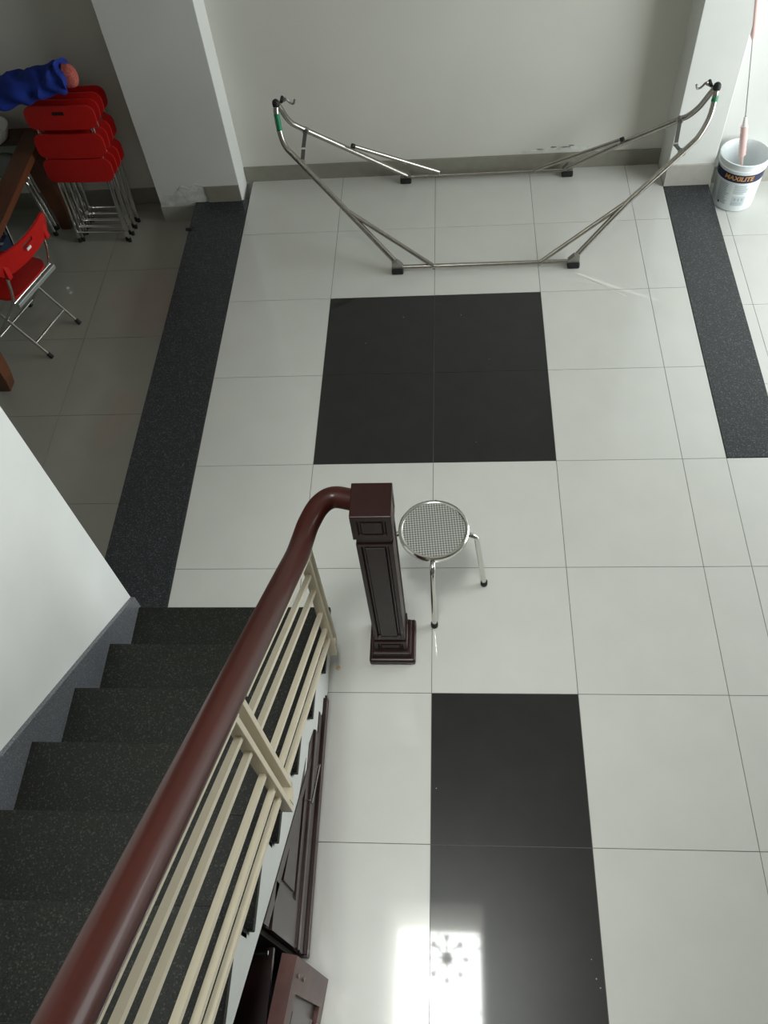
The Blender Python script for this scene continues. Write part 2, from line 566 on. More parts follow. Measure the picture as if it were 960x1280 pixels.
def stp(mb, name, mt, parent=st, smooth=False):
    o = mb.build(name, mt, parent, smooth)
    o.matrix_parent_inverse = Matrix.Translation(-T(-1.4, -1.5, 0))
    return o


OV = 0.045
for k in range(1, NST + 1):
    yn, zt = Y1 - TD * (k - 1), RH * k
    stp(MB().box(T(SX0, yn - TD - OV, zt - 0.048), T(SX1 + 0.012, yn, zt), bevel=0.003), 'tread', 'granite_stair')
    stp(MB().box(T(SX0, yn - OV - 0.03, zt - RH + (0.0 if k > 1 else -0.01)), T(SX1 - 0.012, yn - OV, zt - 0.03)), 'riser', 'granite_stair')
    if k <= 8:   # skirting slab on the wall above each tread, sloped along the top
        za, zb = zt + 0.135, zt + 0.135 + RH
        ya = yn + (0.02 if k == 1 else 0)
        stp(MB().prism([T(SX0, ya, zt - 0.02), T(SX0, yn - TD, zt - 0.02), T(SX0, yn - TD, zb), T(SX0, ya, za - (0.02 if k == 1 else 0))], (0.028 * U, 0, 0)), 'skirting_slab', 'granite_skirt')
# white outer string: stepped along the top, sloping soffit beneath
SOF = [(-1.985, -0.005), (-2.03, 0.02), (-2.40, 0.31), (-2.85, 0.655), (-3.40, 1.12), (-4.08, 1.71), (-5.2, 2.70), (-6.3, 3.62)]
top = []
for k in range(1, NST + 1):
    yn, zt = Y1 - TD * (k - 1), RH * k
    top += [(yn - OV - 0.012, zt - RH - (0.0 if k > 1 else 0.005)), (yn - OV - 0.012, zt - 0.037)]
    if k < NST:
        top[-1] = (yn - OV - 0.012, zt - 0.037)
prof = []
for k in range(1, NST + 1):
    yn, zt = Y1 - TD * (k - 1), RH * k
    prof += [(yn - OV - 0.012, -0.005 if k == 1 else RH * (k - 1) - 0.037), (yn - OV - 0.012, zt - 0.037)]
prof.append((SOF[-1][0], RH * NST - 0.037))
poly = prof + list(reversed(SOF))
stp(MB().prism([T(SX1 - 0.03, y, z) for y, z in poly], (0.018 * U, 0, 0)), 'outer_string', 'white_paint')
stp(MB().prism([T(SX0, y, z) for y, z in poly], (0.4 * U, 0, 0)), 'stair_core', 'white_paint')

# ------------------------------------------------------------------ stair railing with handrail and newel post
rail = tag(empty('stair_railing', T(-0.275, -1.628, 0)), 'cream metal stair railing with glossy brown wooden handrail and carved newel post', 'railing')
RINV = Matrix.Translation(-T(-0.275, -1.628, 0))


def rp(mb, name, mt, parent=None, smooth=False):
    o = mb.build(name, mt, parent or rail, smooth)
    if parent is None:
        o.matrix_parent_inverse = RINV
    return o


def sub(mb, name, mt, parent, smooth=False):
    o = mb.build(name, mt, parent, smooth)
    o.parent = parent
    return o


NX, NY = -0.279, -1.628


def panelled(z0, z1, h, inset, depth):
    """square post section with a recessed moulding and raised field on each side"""
    mb = MB()
    r = bmesh.ops.create_cube(mb.bm, size=1.0)
    for v in r['verts']:
        v.co = Vector(((NX + v.co.x * 2 * h) * U, (NY + v.co.y * 2 * h) * U, (z0 + (v.co.z + 0.5) * (z1 - z0)) * U))
    mb.bm.normal_update()
    side = [f for f in mb.bm.faces if abs(f.normal.z) < 0.5]
    bmesh.ops.inset_individual(mb.bm, faces=side, thickness=inset * U, depth=0)
    bmesh.ops.inset_individual(mb.bm, faces=side, thickness=0.012 * U, depth=-depth * U)
    bmesh.ops.inset_individual(mb.bm, faces=side, thickness=0.014 * U, depth=0)
    bmesh.ops.inset_individual(mb.bm, faces=side, thickness=0.010 * U, depth=depth * 0.8 * U)
    return mb


newel = rp(panelled(0.29, 1.535, 0.105, 0.035, 0.018), 'newel_post', 'newel_wood')
rp(panelled(1.60, 1.815, 0.113, 0.045, 0.012), 'cap_block', 'newel_wood', newel)
rp(MB().box(T(NX - 0.114, NY - 0.114, 1.805), T(NX + 0.114, NY + 0.114, 1.828), bevel=0.003), 'cap_top', 'newel_wood', newel)
rp(MB().box(T(NX - 0.097, NY - 0.097, 1.50), T(NX + 0.097, NY + 0.097, 1.62)), 'neck', 'newel_wood', newel)
rp(MB().box(T(NX - 0.097, NY - 0.097, 0.20), T(NX + 0.097, NY + 0.097, 0.30)), 'neck', 'newel_wood', newel)
rp(panelled(0.12, 0.265, 0.112, 0.035, 0.010), 'foot_block', 'newel_wood', newel)
rp(MB().box(T(NX - 0.138, NY - 0.138, 0.055), T(NX + 0.138, NY + 0.138, 0.125), bevel=0.008), 'plinth_step', 'newel_wood', newel)
rp(MB().box(T(NX - 0.160, NY - 0.165, 0), T(NX + 0.166, NY + 0.165, 0.068), bevel=0.01, seg=3), 'plinth', 'newel_wood', newel)

# handrail: level out of the newel, round the bend, then up along the stairs
SL = 0.80
RX = -0.642
pts = [T(-0.385, -1.565, 1.735), T(-0.50, -1.545, 1.735), T(-0.575, -1.60, 1.735), T(-0.625, -1.72, 1.735), T(RX, -1.86, 1.775)]
pts += [T(RX, y, 1.735 + SL * (-1.84 - y)) for y in (-2.0, -2.2)]
sm = []
ctrl = [pts[0] * 2 - pts[1]] + pts + [pts[-1] * 2 - pts[-2]]
for i in range(1, len(ctrl) - 2):
    a, b_, c, d = ctrl[i - 1:i + 3]
    for q in range(6):
        t = q / 6
        sm.append(0.5 * ((2 * b_) + (c - a) * t + (2 * a - 5 * b_ + 4 * c - d) * t * t + (-a + 3 * b_ - 3 * c + d) * t ** 3))
sm += [T(RX, y, 1.735 + SL * (-1.84 - y)) for y in (-2.2, -2.6, -3.2, -4.0, -4.8, -5.6, -6.2)]
R = 0.062 * U
prof = [(R * math.cos(a) * 1.0, R * math.sin(a) if math.sin(a) > -0.75 else -0.75 * R) for a in [2 * PI * q / 28 for q in range(28)]]
rp(MB().sweep(sm, prof), 'handrail', 'rail_wood', smooth=True)

BX = -0.662
OFFS = (1.385, 1.205, 0.905, 0.690, 0.535)


def zl(y, off):
    return off + SL * (-1.84 - y)


def slope_bar(y0, y1, off, w, h, x=BX):
    """bar following the stair slope between two posts"""
    hh = h / 2
    return MB().prism([T(x - w / 2, y0, zl(y0, off) - hh), T(x - w / 2, y1, zl(y1, off) - hh), T(x - w / 2, y1, zl(y1, off) + hh), T(x - w / 2, y0, zl(y0, off) + hh)], (w * U, 0, 0))


PW, PT = 0.055, 0.030      # post depth (x) and thickness (y)


def post(y, ztop, zbot):
    return MB().box(T(BX - PW / 2, y - PT / 2, zbot), T(BX + PW / 2, y + PT / 2, ztop), bevel=0.001)


JO = [(-1.765, -1.84), (-3.055, -3.145), (-4.345, -4.435), (-5.63, -5.72)]     # double posts: end post of one panel, first post of the next
for k, (ya, yb_) in enumerate(JO):
    if k > 0:
        rp(post(ya, zl(ya, 1.66), zl(ya, 0.47)), 'post', 'cream_paint')
    else:
        rp(post(ya, zl(ya, 1.62), zl(ya, 0.47)), 'post', 'cream_paint')
    rp(post(yb_, zl(yb_, 1.66), zl(yb_, 0.30)), 'post', 'cream_paint')
    # foot bracket tying the post pair to the outer string
    zb = zl(yb_, 0.30)
    zz = zl(ya, 0.47)
    rp(MB().prism([T(SX1 - 0.012, yb_ + 0.02, zb), T(SX1 - 0.012, yb_ + 0.02, zz + 0.01), T(SX1 - 0.012, ya + 0.015, zz + 0.01), T(SX1 - 0.012, ya + 0.015, zz - 0.03)], ((BX + PW / 2 - SX1 + 0.012) * U, 0, 0)), 'bracket', 'cream_paint')
    if k < len(JO) - 1:
        y0, y1 = yb_ - PT / 2 + 0.003, JO[k + 1][0] + PT / 2 - 0.003
        for o_ in OFFS:
            rp(slope_bar(y0, y1, o_, 0.028, 0.034), 'bar', 'cream_paint')
        rp(slope_bar(y0 + 0.01, y1, 1.625, 0.05, 0.045, RX), 'top_bar', 'cream_paint')

# ------------------------------------------------------------------ closet front beneath the stairs
WX = -0.735
cl = tag(empty('stair_closet', T(WX, -3.0, 0)), 'dark wood panelled closet front filling the space beneath the stairs', 'closet')
CINV = Matrix.Translation(-T(WX, -3.0, 0))


def cp(mb, name, mt, parent=None, smooth=False):
    o = mb.build(name, mt, parent or cl, smooth)
    if parent is None:
        o.matrix_parent_inverse = CINV
    return o


def sof(y):
    for (a, za), (b_, zb) in zip(SOF[:-1], SOF[1:]):
        if b_ <= y <= a:
            return za + (zb - za) * (a - y) / (a - b_)
    return SOF[-1][1]


YD = -3.66       # edge of the door opening
bpts = [T(WX, -2.06, 0)] + [T(WX, y, max(0.01, sof(y) - 0.003)) for y in (-2.06, -2.40, -2.85, -3.40, YD)] + [T(WX, YD, 0)]
cp(MB().prism(bpts, (-0.03 * U, 0, 0)), 'backboard', 'closet_wood')
# base mouldings
cp(MB().box(T(WX, YD, 0), T(WX + 0.022, -2.06, 0.10), bevel=0.002), 'base_rail', 'closet_edge')
cp(MB().box(T(WX, YD, 0.10), T(WX + 0.034, -2.10, 0.16), bevel=0.004), 'moulding', 'closet_wood')
cp(MB().box(T(WX, YD, 0.20), T(WX + 0.016, -2.25, 0.30), bevel=0.003), 'moulding', 'closet_wood')
cp(MB().box(T(WX, YD, 0.36), T(WX + 0.026, -2.42, 0.44), bevel=0.004), 'moulding', 'closet_wood')
# frame around the triangular raised panel
cp(MB().prism([T(WX, y, z) for y, z in [(-2.42, 0.44), (YD, 0.44), (YD, 0.56), (-2.55, 0.56)]], (0.012 * U, 0, 0)), 'rail', 'closet_wood')
cp(MB().prism([T(WX, y, z) for y, z in [(-2.30, sof(-2.30) - 0.005), (YD, sof(YD) - 0.005), (YD, sof(YD) - 0.11), (-2.40, sof(-2.40) - 0.07)]], (0.014 * U, 0, 0)), 'rail', 'closet_wood')
cp(MB().box(T(WX, YD, 0.5), T(WX + 0.014, YD + 0.22, sof(YD) - 0.2)), 'stile', 'closet_wood')
cp(MB().prism([T(WX, y, z) for y, z in [(-2.66, 0.62), (-3.40, 0.62), (-3.40, sof(-3.40) - 0.17)]], (0.010 * U, 0, 0)), 'panel', 'closet_wood')
cp(MB().tube([T(WX + 0.05, -2.62, 0.36), T(WX + 0.05, -2.90, 0.53)], 0.004, 8), 'metal_rod', 'chrome')
for y, z in ((-2.64, 0.372), (-2.88, 0.518)):
    cp(MB().tube([T(WX, y, z), T(WX + 0.055, y, z)], 0.003, 6), 'rod_holder', 'chrome')
# interior behind the opening
cp(MB().box(T(WX - 0.75, -5.3, 0), T(WX - 0.72, YD, 1.5)), 'back_lining', 'closet_dark')
cp(MB().box(T(WX - 0.72, YD - 0.03, 0.0), T(WX - 0.02, YD - 0.005, 1.30)), 'side_lining', 'closet_dark')
cp(MB().box(T(WX - 0.72, -5.3, 0.002), T(WX - 0.02, YD - 0.03, 0.012)), 'floor_lining', 'closet_dark')
cp(MB().box(T(WX - 0.40, -4.6, 0.80), T(WX - 0.03, YD - 0.04, 0.84)), 'shelf', 'closet_wood')
cp(MB().tube([T(WX - 0.30, YD - 0.10, 1.06), T(WX - 0.01, YD - 0.09, 1.06)], 0.006, 8), 'latch_bar', 'chrome')
# door leaf, hinged towards the landing and standing ajar
ha = Vector((WX, -4.86))
tip = Vector((-0.588, -3.765))
dl = (tip - ha)
dln = dl.normalized()
nrm = Vector((dln.y, -dln.x))       # towards the hall
ZD = 1.14


def dpt(s, n_, z):
    p = ha + dln * s + nrm * n_
    return T(p.x, p.y, z)


L = dl.length


def dbox(s0, s1, n0, n1, z0, z1):
    return MB().prism([dpt(s0, n0, z0), dpt(s1, n0, z0), dpt(s1, n1, z0), dpt(s0, n1, z0)], (0, 0, (z1 - z0) * U))


door = cp(dbox(0.02, L - 0.02, -0.055, -0.025, 0.03, ZD - 0.02), 'door', 'closet_wood')
for a in ((L - 0.15, L, -0.075, 0.0, 0.01, ZD), (0, 0.15, -0.075, 0.0, 0.01, ZD), (0.15, L - 0.15, -0.075, 0.0, ZD - 0.16, ZD), (0.15, L - 0.15, -0.075, 0.0, 0.01, 0.16)):
    cp(dbox(*a), 'door_stile', 'closet_edge', door)
cp(dbox(0.22, L - 0.22, -0.03, -0.012, 0.24, ZD - 0.24), 'raised_panel', 'closet_wood', door)
sp = MB()
for q in range(7):
    s = L - 0.30 - 0.09 * q
    sp.prism([dpt(s, 0.001, 0.16), dpt(s + 0.07 + 0.03 * (q % 2), 0.001, 0.16), dpt(s + 0.05, 0.001, 0.19 + 0.02 * (q % 3))], (nrm.x * 0.003, nrm.y * 0.003, 0))
cp(sp, 'splintered_edge', 'splinter', door)
for z in (1.02, 0.86):
    cp(MB().tube([dpt(L - 0.075, 0, z), dpt(L - 0.075, 0.008, z)], 0.006, 8), 'screw', 'dull_steel', door)

# ------------------------------------------------------------------ steel stool
def make_stool():
    s = empty('steel_stool')
    Rr = 0.144
    MB().lathe([(0, 0.4475), (0.128, 0.4475), (0.130, 0.4455), (0.130, 0.443), (0, 0.443)], n=48).build('seat_sheet', 'pressed_steel', s, True)
    MB().lathe([(0.127, 0.4465), (0.133, 0.4515), (0.139, 0.4515), (Rr, 0.447), (0.1445, 0.430), (0.142, 0.425), (0.138, 0.425), (0.1385, 0.440), (0.127, 0.442)], n=48, close=True).build('seat_rim', 'chrome', s, True)
    for q in range(4):
        a = q * PI / 2
        c, sn = math.cos(a), math.sin(a)
        path = fillet([(0.05 * c, 0.05 * sn, 0.414), (0.172 * c, 0.172 * sn, 0.408), (0.212 * c, 0.212 * sn, 0.02)], 0.035, 8)
        leg = MB().tube(path, 0.0115, 12).build('leg', 'chrome', s, True)
        cpp = Vector((0.2125 * c, 0.2125 * sn, 0))
        MB().lathe([(0, 0), (0.0145, 0), (0.016, 0.004), (0.0155, 0.026), (0.0135, 0.029), (0, 0.029)], cpp, 14).build('rubber_foot', 'black_rubber', leg, True)
    MB().lathe([(0.112, 0.405), (0.124, 0.405), (0.124, 0.443), (0.112, 0.443)], n=32, close=True).build('seat_hoop', 'dull_steel', s, True)
    return s


stool = make_stool()
stool.location = T(0.030, -1.130, 0)
stool.rotation_euler.z = math.radians(-92)
tag(stool, 'round stainless steel stool with patterned seat beside the newel post', 'stool')
s2 = copy_tree(stool)
s2.location = T(-4.545, 3.50, DROP)
s2.rotation_euler.z = math.radians(-15)
tag(s2, 'lower steel stool of the nested pair under the brown table', 'stool')
s3 = copy_tree(stool)
s3.location = T(-4.525, 3.49, DROP) + Vector((0, 0, 0.035))
s3.rotation_euler.z = math.radians(-8)
tag(s3, 'upper steel stool of the nested pair under the brown table', 'stool')

# ------------------------------------------------------------------ hammock stand
hm = tag(empty('hammock_stand', T(0.5, 3.08, 0)), 'folding steel tube hammock stand standing by the back wall', 'hammock stand')
HINV = Matrix.Translation(-T(0.5, 3.08, 0))


def hp(mb, name, mt, parent=None, smooth=True):
    o = mb.build(name, mt, parent or hm, smooth)
    if parent is None:
        o.matrix_parent_inverse = HINV
    return o


TR = 0.0155
ends = {
    'L': dict(tip=(-1.405, 3.08, 1.357), F=[(-1.41, 3.035, 1.29), (-1.395, 2.965, 1.15), (-1.355, 2.905, 1.04), (-1.25, 2.845, 0.935), (-0.834, 2.622, 0.536), (-0.352, 2.365, 0.075)],
              B=[(-1.385, 3.125, 1.285), (-1.345, 3.205, 1.115), (-1.25, 3.275, 0.985), (-0.80, 3.515, 0.555), (-0.305, 3.772, 0.085)],
              sF=[(-0.834, 2.622, 0.536), (-0.010, 2.345, 0.062)], sB=[(-0.79, 3.46, 0.650), (0.04, 3.735, 0.135)], lF=(-1.215, 2.826, 0.90), lB=(-1.215, 3.295, 0.95), mid=(-1.215, 3.02, 0.93)),
    'R': dict(tip=(2.491, 3.08, 1.303), F=[(2.485, 3.03, 1.215), (2.462, 2.963, 1.10), (2.395, 2.892, 0.977), (2.295, 2.838, 0.885), (1.816, 2.622, 0.515), (1.325, 2.362, 0.075)],
              B=[(2.468, 3.13, 1.215), (2.438, 3.23, 1.04), (2.375, 3.31, 0.90), (2.288, 3.355, 0.825), (1.812, 3.56, 0.462), (1.38, 3.772, 0.085)],
              sF=[(1.816, 2.622, 0.515), (1.010, 2.345, 0.062)], sB=[(1.835, 3.50, 0.560), (1.045, 3.735, 0.11)], lF=(2.25, 2.82, 0.85), lB=(2.315, 3.345, 0.845), mid=(2.235, 3.02, 0.80)),
}
for key, e in ends.items():
    s = -1 if key == 'L' else 1
    tp = Vector(e['tip'])
    for side in 'FB':
        path = [T(*(tp + Vector((0, -0.012 if side == 'F' else 0.016, -0.01))))] + [T(*q) for q in e[side]]
        ctl = [path[0] * 2 - path[1]] + path + [path[-1] * 2 - path[-2]]
        sm = []
        for i in range(1, len(ctl) - 2):
            a, b_, c, d = ctl[i - 1:i + 3]
            nn = 5 if (c - b_).length < 0.12 else 3
            for q in range(nn):
                t = q / nn
                sm.append(0.5 * ((2 * b_) + (c - a) * t + (2 * a - 5 * b_ + 4 * c - d) * t * t + (-a + 3 * b_ - 3 * c + d) * t ** 3)) if (c - b_).length < 0.12 else sm.append(b_.lerp(c, t))
        sm.append(path[-1])
        arm = hp(MB().tube(sm, TR, 12), 'arm', 'steel')
        if side == 'F':
            a, b_ = Vector(path[1]), Vector(path[2])
            if key == 'L':
                hp(MB().tube([a.lerp(b_, 0.05), a.lerp(b_, 0.95)], TR + 0.0006, 12), 'green_label', 'green_label', arm)
            else:
                hp(MB().tube([a.lerp(b_, -0.25), a.lerp(b_, 0.15)], TR + 0.0006, 12), 'green_label', 'green_label', arm)
    for side, w_ in (('sF', 1), ('sB', 1)):
        a, b_ = [T(*q) for q in e[side]]
        strut = hp(MB().tube([a, b_], 0.0125, 10), 'strut', 'steel')
        d = (a - b_).normalized()
        hp(MB().tube([a - d * 0.004, a + d * 0.016], 0.0142, 10), 'end_cap', 'black_rubber' if side == 'sB' else 'dull_steel', strut)
        hp(MB().tube([b_ - Vector((0, 0, 0.024)), b_ + Vector((0, 0, 0.012))], 0.005, 8), 'rivet', 'dull_steel', strut)
        if side == 'sB':    # small fold link holding the strut to its arm
            q = T(*e['B'][-2]) if key == 'L' else T(*e['B'][4])
            hp(MB().tube([a, q], 0.006, 8), 'fold_link', 'dull_steel', strut)
    # black ball caps and hook at the tip
    hp(MB().lathe([(0, -0.014), (0.019, -0.014), (0.0205, 0), (0.018, 0.013), (0.010, 0.021), (0, 0.023)], T(tp.x, tp.y - 0.012, tp.z + 0.005), 16), 'tip_cap', 'black_rubber')
    hk = [T(tp.x, tp.y + 0.02, tp.z - 0.03), T(tp.x - s * 0.05, tp.y + 0.05, tp.z + 0.0), T(tp.x - s * 0.085, tp.y + 0.05, tp.z + 0.015), T(tp.x - s * 0.115, tp.y + 0.05, tp.z - 0.03), T(tp.x - s * 0.150, tp.y + 0.045, tp.z - 0.045), T(tp.x - s * 0.165, tp.y + 0.045, tp.z + 0.0)]
    hp(MB().tube(fillet(hk, 0.02, 5), 0.0055, 8), 'hook', 'dull_steel')
    hp(MB().tube([T(tp.x - s * 0.025, tp.y + 0.03, tp.z - 0.02), T(tp.x - s * 0.085, tp.y + 0.045, tp.z + 0.012)], [0.007, 0.011], 10), 'hook_clamp', 'dull_steel')
    hp(MB().tube([T(tp.x - s * 0.05, tp.y + 0.0, tp.z + 0.012), T(tp.x - s * 0.05, tp.y + 0.075, tp.z + 0.012)], 0.009, 10), 'hook_pin', 'black_rubber')
    # folding links between the two arms
    for q in ('lF', 'lB'):
        a, b_ = T(*e[q]), T(*e['mid'])
        d = (b_ - a)
        n1 = d.cross(Vector((1, 0, 0))).normalized()
        xx = Vector((0.011, 0, 0))
        hp(MB().prism([a - xx, a + xx, b_ + xx, b_ - xx], n1 * 0.005), 'folding_link', 'link_metal', smooth=False)
        hp(MB().tube([a - d.normalized() * 0.008, a + d.normalized() * 0.018], 0.0185, 12), 'link_collar', 'dull_steel')
    m0 = T(*e['mid'])
    hp(MB().tube([m0 - Vector((0.012, 0, 0)), m0 + Vector((0.012, 0, 0))], 0.009, 10), 'pivot_bolt', 'chrome')
for yb0, xa, xb in ((2.352, -0.361, 1.331), (3.785, -0.315, 1.388)):
    hp(MB().tube([T(xa, yb0, 0.055), T(xb, yb0, 0.055)], 0.0130, 12), 'floor_bar', 'steel')
    for x, s in ((xa, -1), (xb, 1)):
        hp(MB().prism([T(x - s * 0.055, yb0 - 0.028, 0.045), T(x - s * 0.055, yb0 - 0.028, 0.078), T(x - s * 0.0, yb0 - 0.028, 0.135), T(x + s * 0.05, yb0 - 0.028, 0.125), T(x + s * 0.05, yb0 - 0.028, 0.045)], (0, 0.056 * U, 0)), 'bracket', 'dull_steel', smooth=False)
        hp(MB().box(T(x - 0.058, yb0 - 0.05, 0.0), T(x + 0.058, yb0 + 0.05, 0.058), bevel=0.008), 'rubber_foot', 'black_rubber', smooth=False)

# ------------------------------------------------------------------ paint bucket and long stick
BC = T(3.09, 3.555, DROP)
bk = tag(empty('paint_bucket', BC), 'white plastic paint bucket with navy band standing on the lower floor', 'bucket')
HB = 0.325


def br(z):
    return 0.1235 + (0.139 - 0.1235) * z / HB


MB().lathe([(0, 0.004), (0.115, 0.0), (0.1225, 0.005), (br(0.15), 0.15), (br(0.268), 0.268), (0.141, 0.270), (0.142, 0.284), (0.1375, 0.288), (0.139, 0.318), (0.1435, 0.320), (0.144, 0.328), (0.138, 0.330), (0.134, 0.322), (0.133, 0.27), (0.1195, 0.010), (0, 0.010)], n=56).build('body', 'bucket_plastic', bk, True)
MB().lathe([(0, 0.0105), (0.119, 0.0105), (0.120, 0.085), (0, 0.085)], n=40).build('grey_water', 'pale_print', bk, True)


def curved(mb, th0, th1, z0, z1, off=0.0008, n=24):
    a = [mb.bm.verts.new(((br(z0) + off) * math.cos(th0 + (th1 - th0) * q / n), (br(z0) + off) * math.sin(th0 + (th1 - th0) * q / n), z0)) for q in range(n + 1)]
    b_ = [mb.bm.verts.new(((br(z1) + off) * math.cos(th0 + (th1 - th0) * q / n), (br(z1) + off) * math.sin(th0 + (th1 - th0) * q / n), z1)) for q in range(n + 1)]
    for q in range(n):
        mb.bm.faces.new([a[q], a[q + 1], b_[q + 1], b_[q]])
    return mb


TC = math.atan2(-4.23 - 3.55, 0.18 - 3.09)       # the printed front faces the stairs
curved(MB(), TC - 1.7, TC + 1.7, 0.208, 0.262, 0.0006, 40).build('navy_band', 'navy_print', bk, True)
# lettering bent round the band
cu = bpy.data.curves.new('brand', 'FONT')
cu.body = 'MAXILITE'
cu.size = 0.041
cu.align_x = 'CENTER'
cu.align_y = 'CENTER'
cu.offset = 0.0011
cu.shear = 0.15
to = bpy.data.objects.new('brand', cu)
COL.objects.link(to)
bpy.context.view_layer.update()
dg = bpy.context.evaluated_depsgraph_get()
me = bpy.data.meshes.new_from_object(to.evaluated_get(dg))
bpy.data.objects.remove(to)
bmt = bmesh.new()
bmt.from_mesh(me)
bmesh.ops.triangulate(bmt, faces=bmt.faces[:])
for _ in range(2):
    bmesh.ops.subdivide_edges(bmt, edges=[e for e in bmt.edges if e.calc_length() > 0.008], cuts=1)
for v in bmt.verts:
    z = 0.236 + v.co.y
    th = TC + 0.05 + v.co.x / br(z)
    rr = br(z) + 0.0016
    v.co = (rr * math.cos(th), rr * math.sin(th), z)
me2 = bpy.data.meshes.new('lettering')
bmt.to_mesh(me2)
bmt.free()
me2.materials.append(MATS['orange_print'])
link('lettering', me2, bk)
# small print: two columns of pale grey lines, a boxed table and a dark mark
mb = MB()
rng = random.Random(5)
for q in range(14):
    z = 0.185 - q * 0.0105
    curved(mb, TC - 0.78, TC - 0.20 - 0.16 * rng.random(), z, z + 0.0048, 0.0007, 8)
for q in range(6):
    z = 0.185 - q * 0.0105
    curved(mb, TC - 0.02, TC + 0.62 - 0.2 * rng.random(), z, z + 0.0048, 0.0007, 8)
mb.build('small_print', 'grey_print', bk)
mb = MB()
curved(mb, TC + 0.0, TC + 0.60, 0.045, 0.112, 0.0006, 12)
mb.build('table_print', 'pale_print', bk)
mb = MB()
for q in range(3):
    curved(mb, TC + 0.10 + q * 0.16, TC + 0.19 + q * 0.16, 0.080, 0.100, 0.0010, 4)
for q in range(3):
    curved(mb, TC + 0.03, TC + 0.50, 0.052 + q * 0.008, 0.0555 + q * 0.008, 0.0010, 8)
mb.build('icon_print', 'grey_print', bk)
curved(MB(), TC - 0.66, TC - 0.58, 0.042, 0.058, 0.0009, 3).build('dark_mark', 'black_rubber', bk)

sb = T(3.055, 3.535, 0.10)
stick = tag(empty('long_stick', sb), 'thin steel stick with a pink ribbed handle standing in the paint bucket', 'stick')
SINV = Matrix.Translation(-sb)
d = (T(2.80, 3.555, 1.70) - T(3.058, 3.55, 0.289)).normalized()
h0 = T(3.062, 3.55, 0.265)


def skp(mb, name, mt):
    o = mb.build(name, mt, stick, True)
    o.matrix_parent_inverse = SINV
    return o


h0 = T(3.056, 3.55, 0.31)
prof = [0.0195 if q % 2 else 0.0225 for q in range(20)]
skp(MB().tube([h0 - d * 0.20, h0 - d * 0.03, h0 + d * 0.002], [0.009, 0.011, 0.014], 10), 'handle_tip', 'pink_plastic')
skp(MB().tube([h0 + d * (0.0098 * q) for q in range(20)], prof, 14), 'handle', 'pink_plastic')
skp(MB().tube([h0 + d * 0.183, h0 + d * 0.215, h0 + d * 0.245], [0.017, 0.013, 0.008], 12), 'ferrule', 'white_plastic')
skp(MB().tube([h0 + d * 0.22, h0 + d * 0.70], 0.0032, 8), 'rod', 'dull_steel')
skp(MB().tube([h0 + d * 0.69, h0 + d * 0.72, h0 + d * 0.95, h0 + d * 1.0], [0.006, 0.015, 0.016, 0.008], 12), 'top_sleeve', 'pink_plastic')

# ------------------------------------------------------------------ red folding chairs
def panel_slab(mb, w_, h_, th, curve=0.0, rad=0.035, slot=None, nx=16, mtx=None):
    """rounded plate in the xz plane, bowed in y; optional slot hole"""
    bm = bmesh.new()
    pts = []
    for cx, cz, a0 in ((w_ / 2 - rad, h_ / 2 - rad, 0), (-w_ / 2 + rad, h_ / 2 - rad, 90), (-w_ / 2 + rad, -h_ / 2 + rad, 180), (w_ / 2 - rad, -h_ / 2 + rad, 270)):
        for q in range(6):
            a = math.radians(a0 + 90 * q / 5)
            pts.append((cx + rad * math.cos(a), cz + rad * math.sin(a)))
    outer = [bm.verts.new((x, 0, z)) for x, z in pts]
    es = [bm.edges.new((outer[i], outer[(i + 1) % len(outer)])) for i in range(len(outer))]
    if slot:
        sx, sz, cz = slot
        inner = [bm.verts.new((x, 0, cz + z)) for x, z in ((-sx, -sz), (sx, -sz), (sx, sz), (-sx, sz))]
        es += [bm.edges.new((inner[i], inner[(i + 1) % 4])) for i in range(4)]
    bmesh.ops.triangle_fill(bm, use_beauty=True, edges=es)
    for q in range(1, nx):
        x = -w_ / 2 + w_ * q / nx
        bmesh.ops.bisect_plane(bm, geom=bm.verts[:] + bm.edges[:] + bm.faces[:], plane_co=(x, 0, 0), plane_no=(1, 0, 0))
    r = bmesh.ops.extrude_face_region(bm, geom=bm.faces[:])
    for v in [g for g in r['geom'] if isinstance(g, bmesh.types.BMVert)]:
        v.co.y += th
    for v in bm.verts:
        v.co.y += -curve * (1 - (v.co.x / (w_ / 2)) ** 2)
        if mtx:
            v.co = mtx @ v.co
    me_ = bpy.data.meshes.new('tmp')
    bm.to_mesh(me_)
    bm.free()
    mb.bm.from_mesh(me_)
    bpy.data.meshes.remove(me_)
    return mb


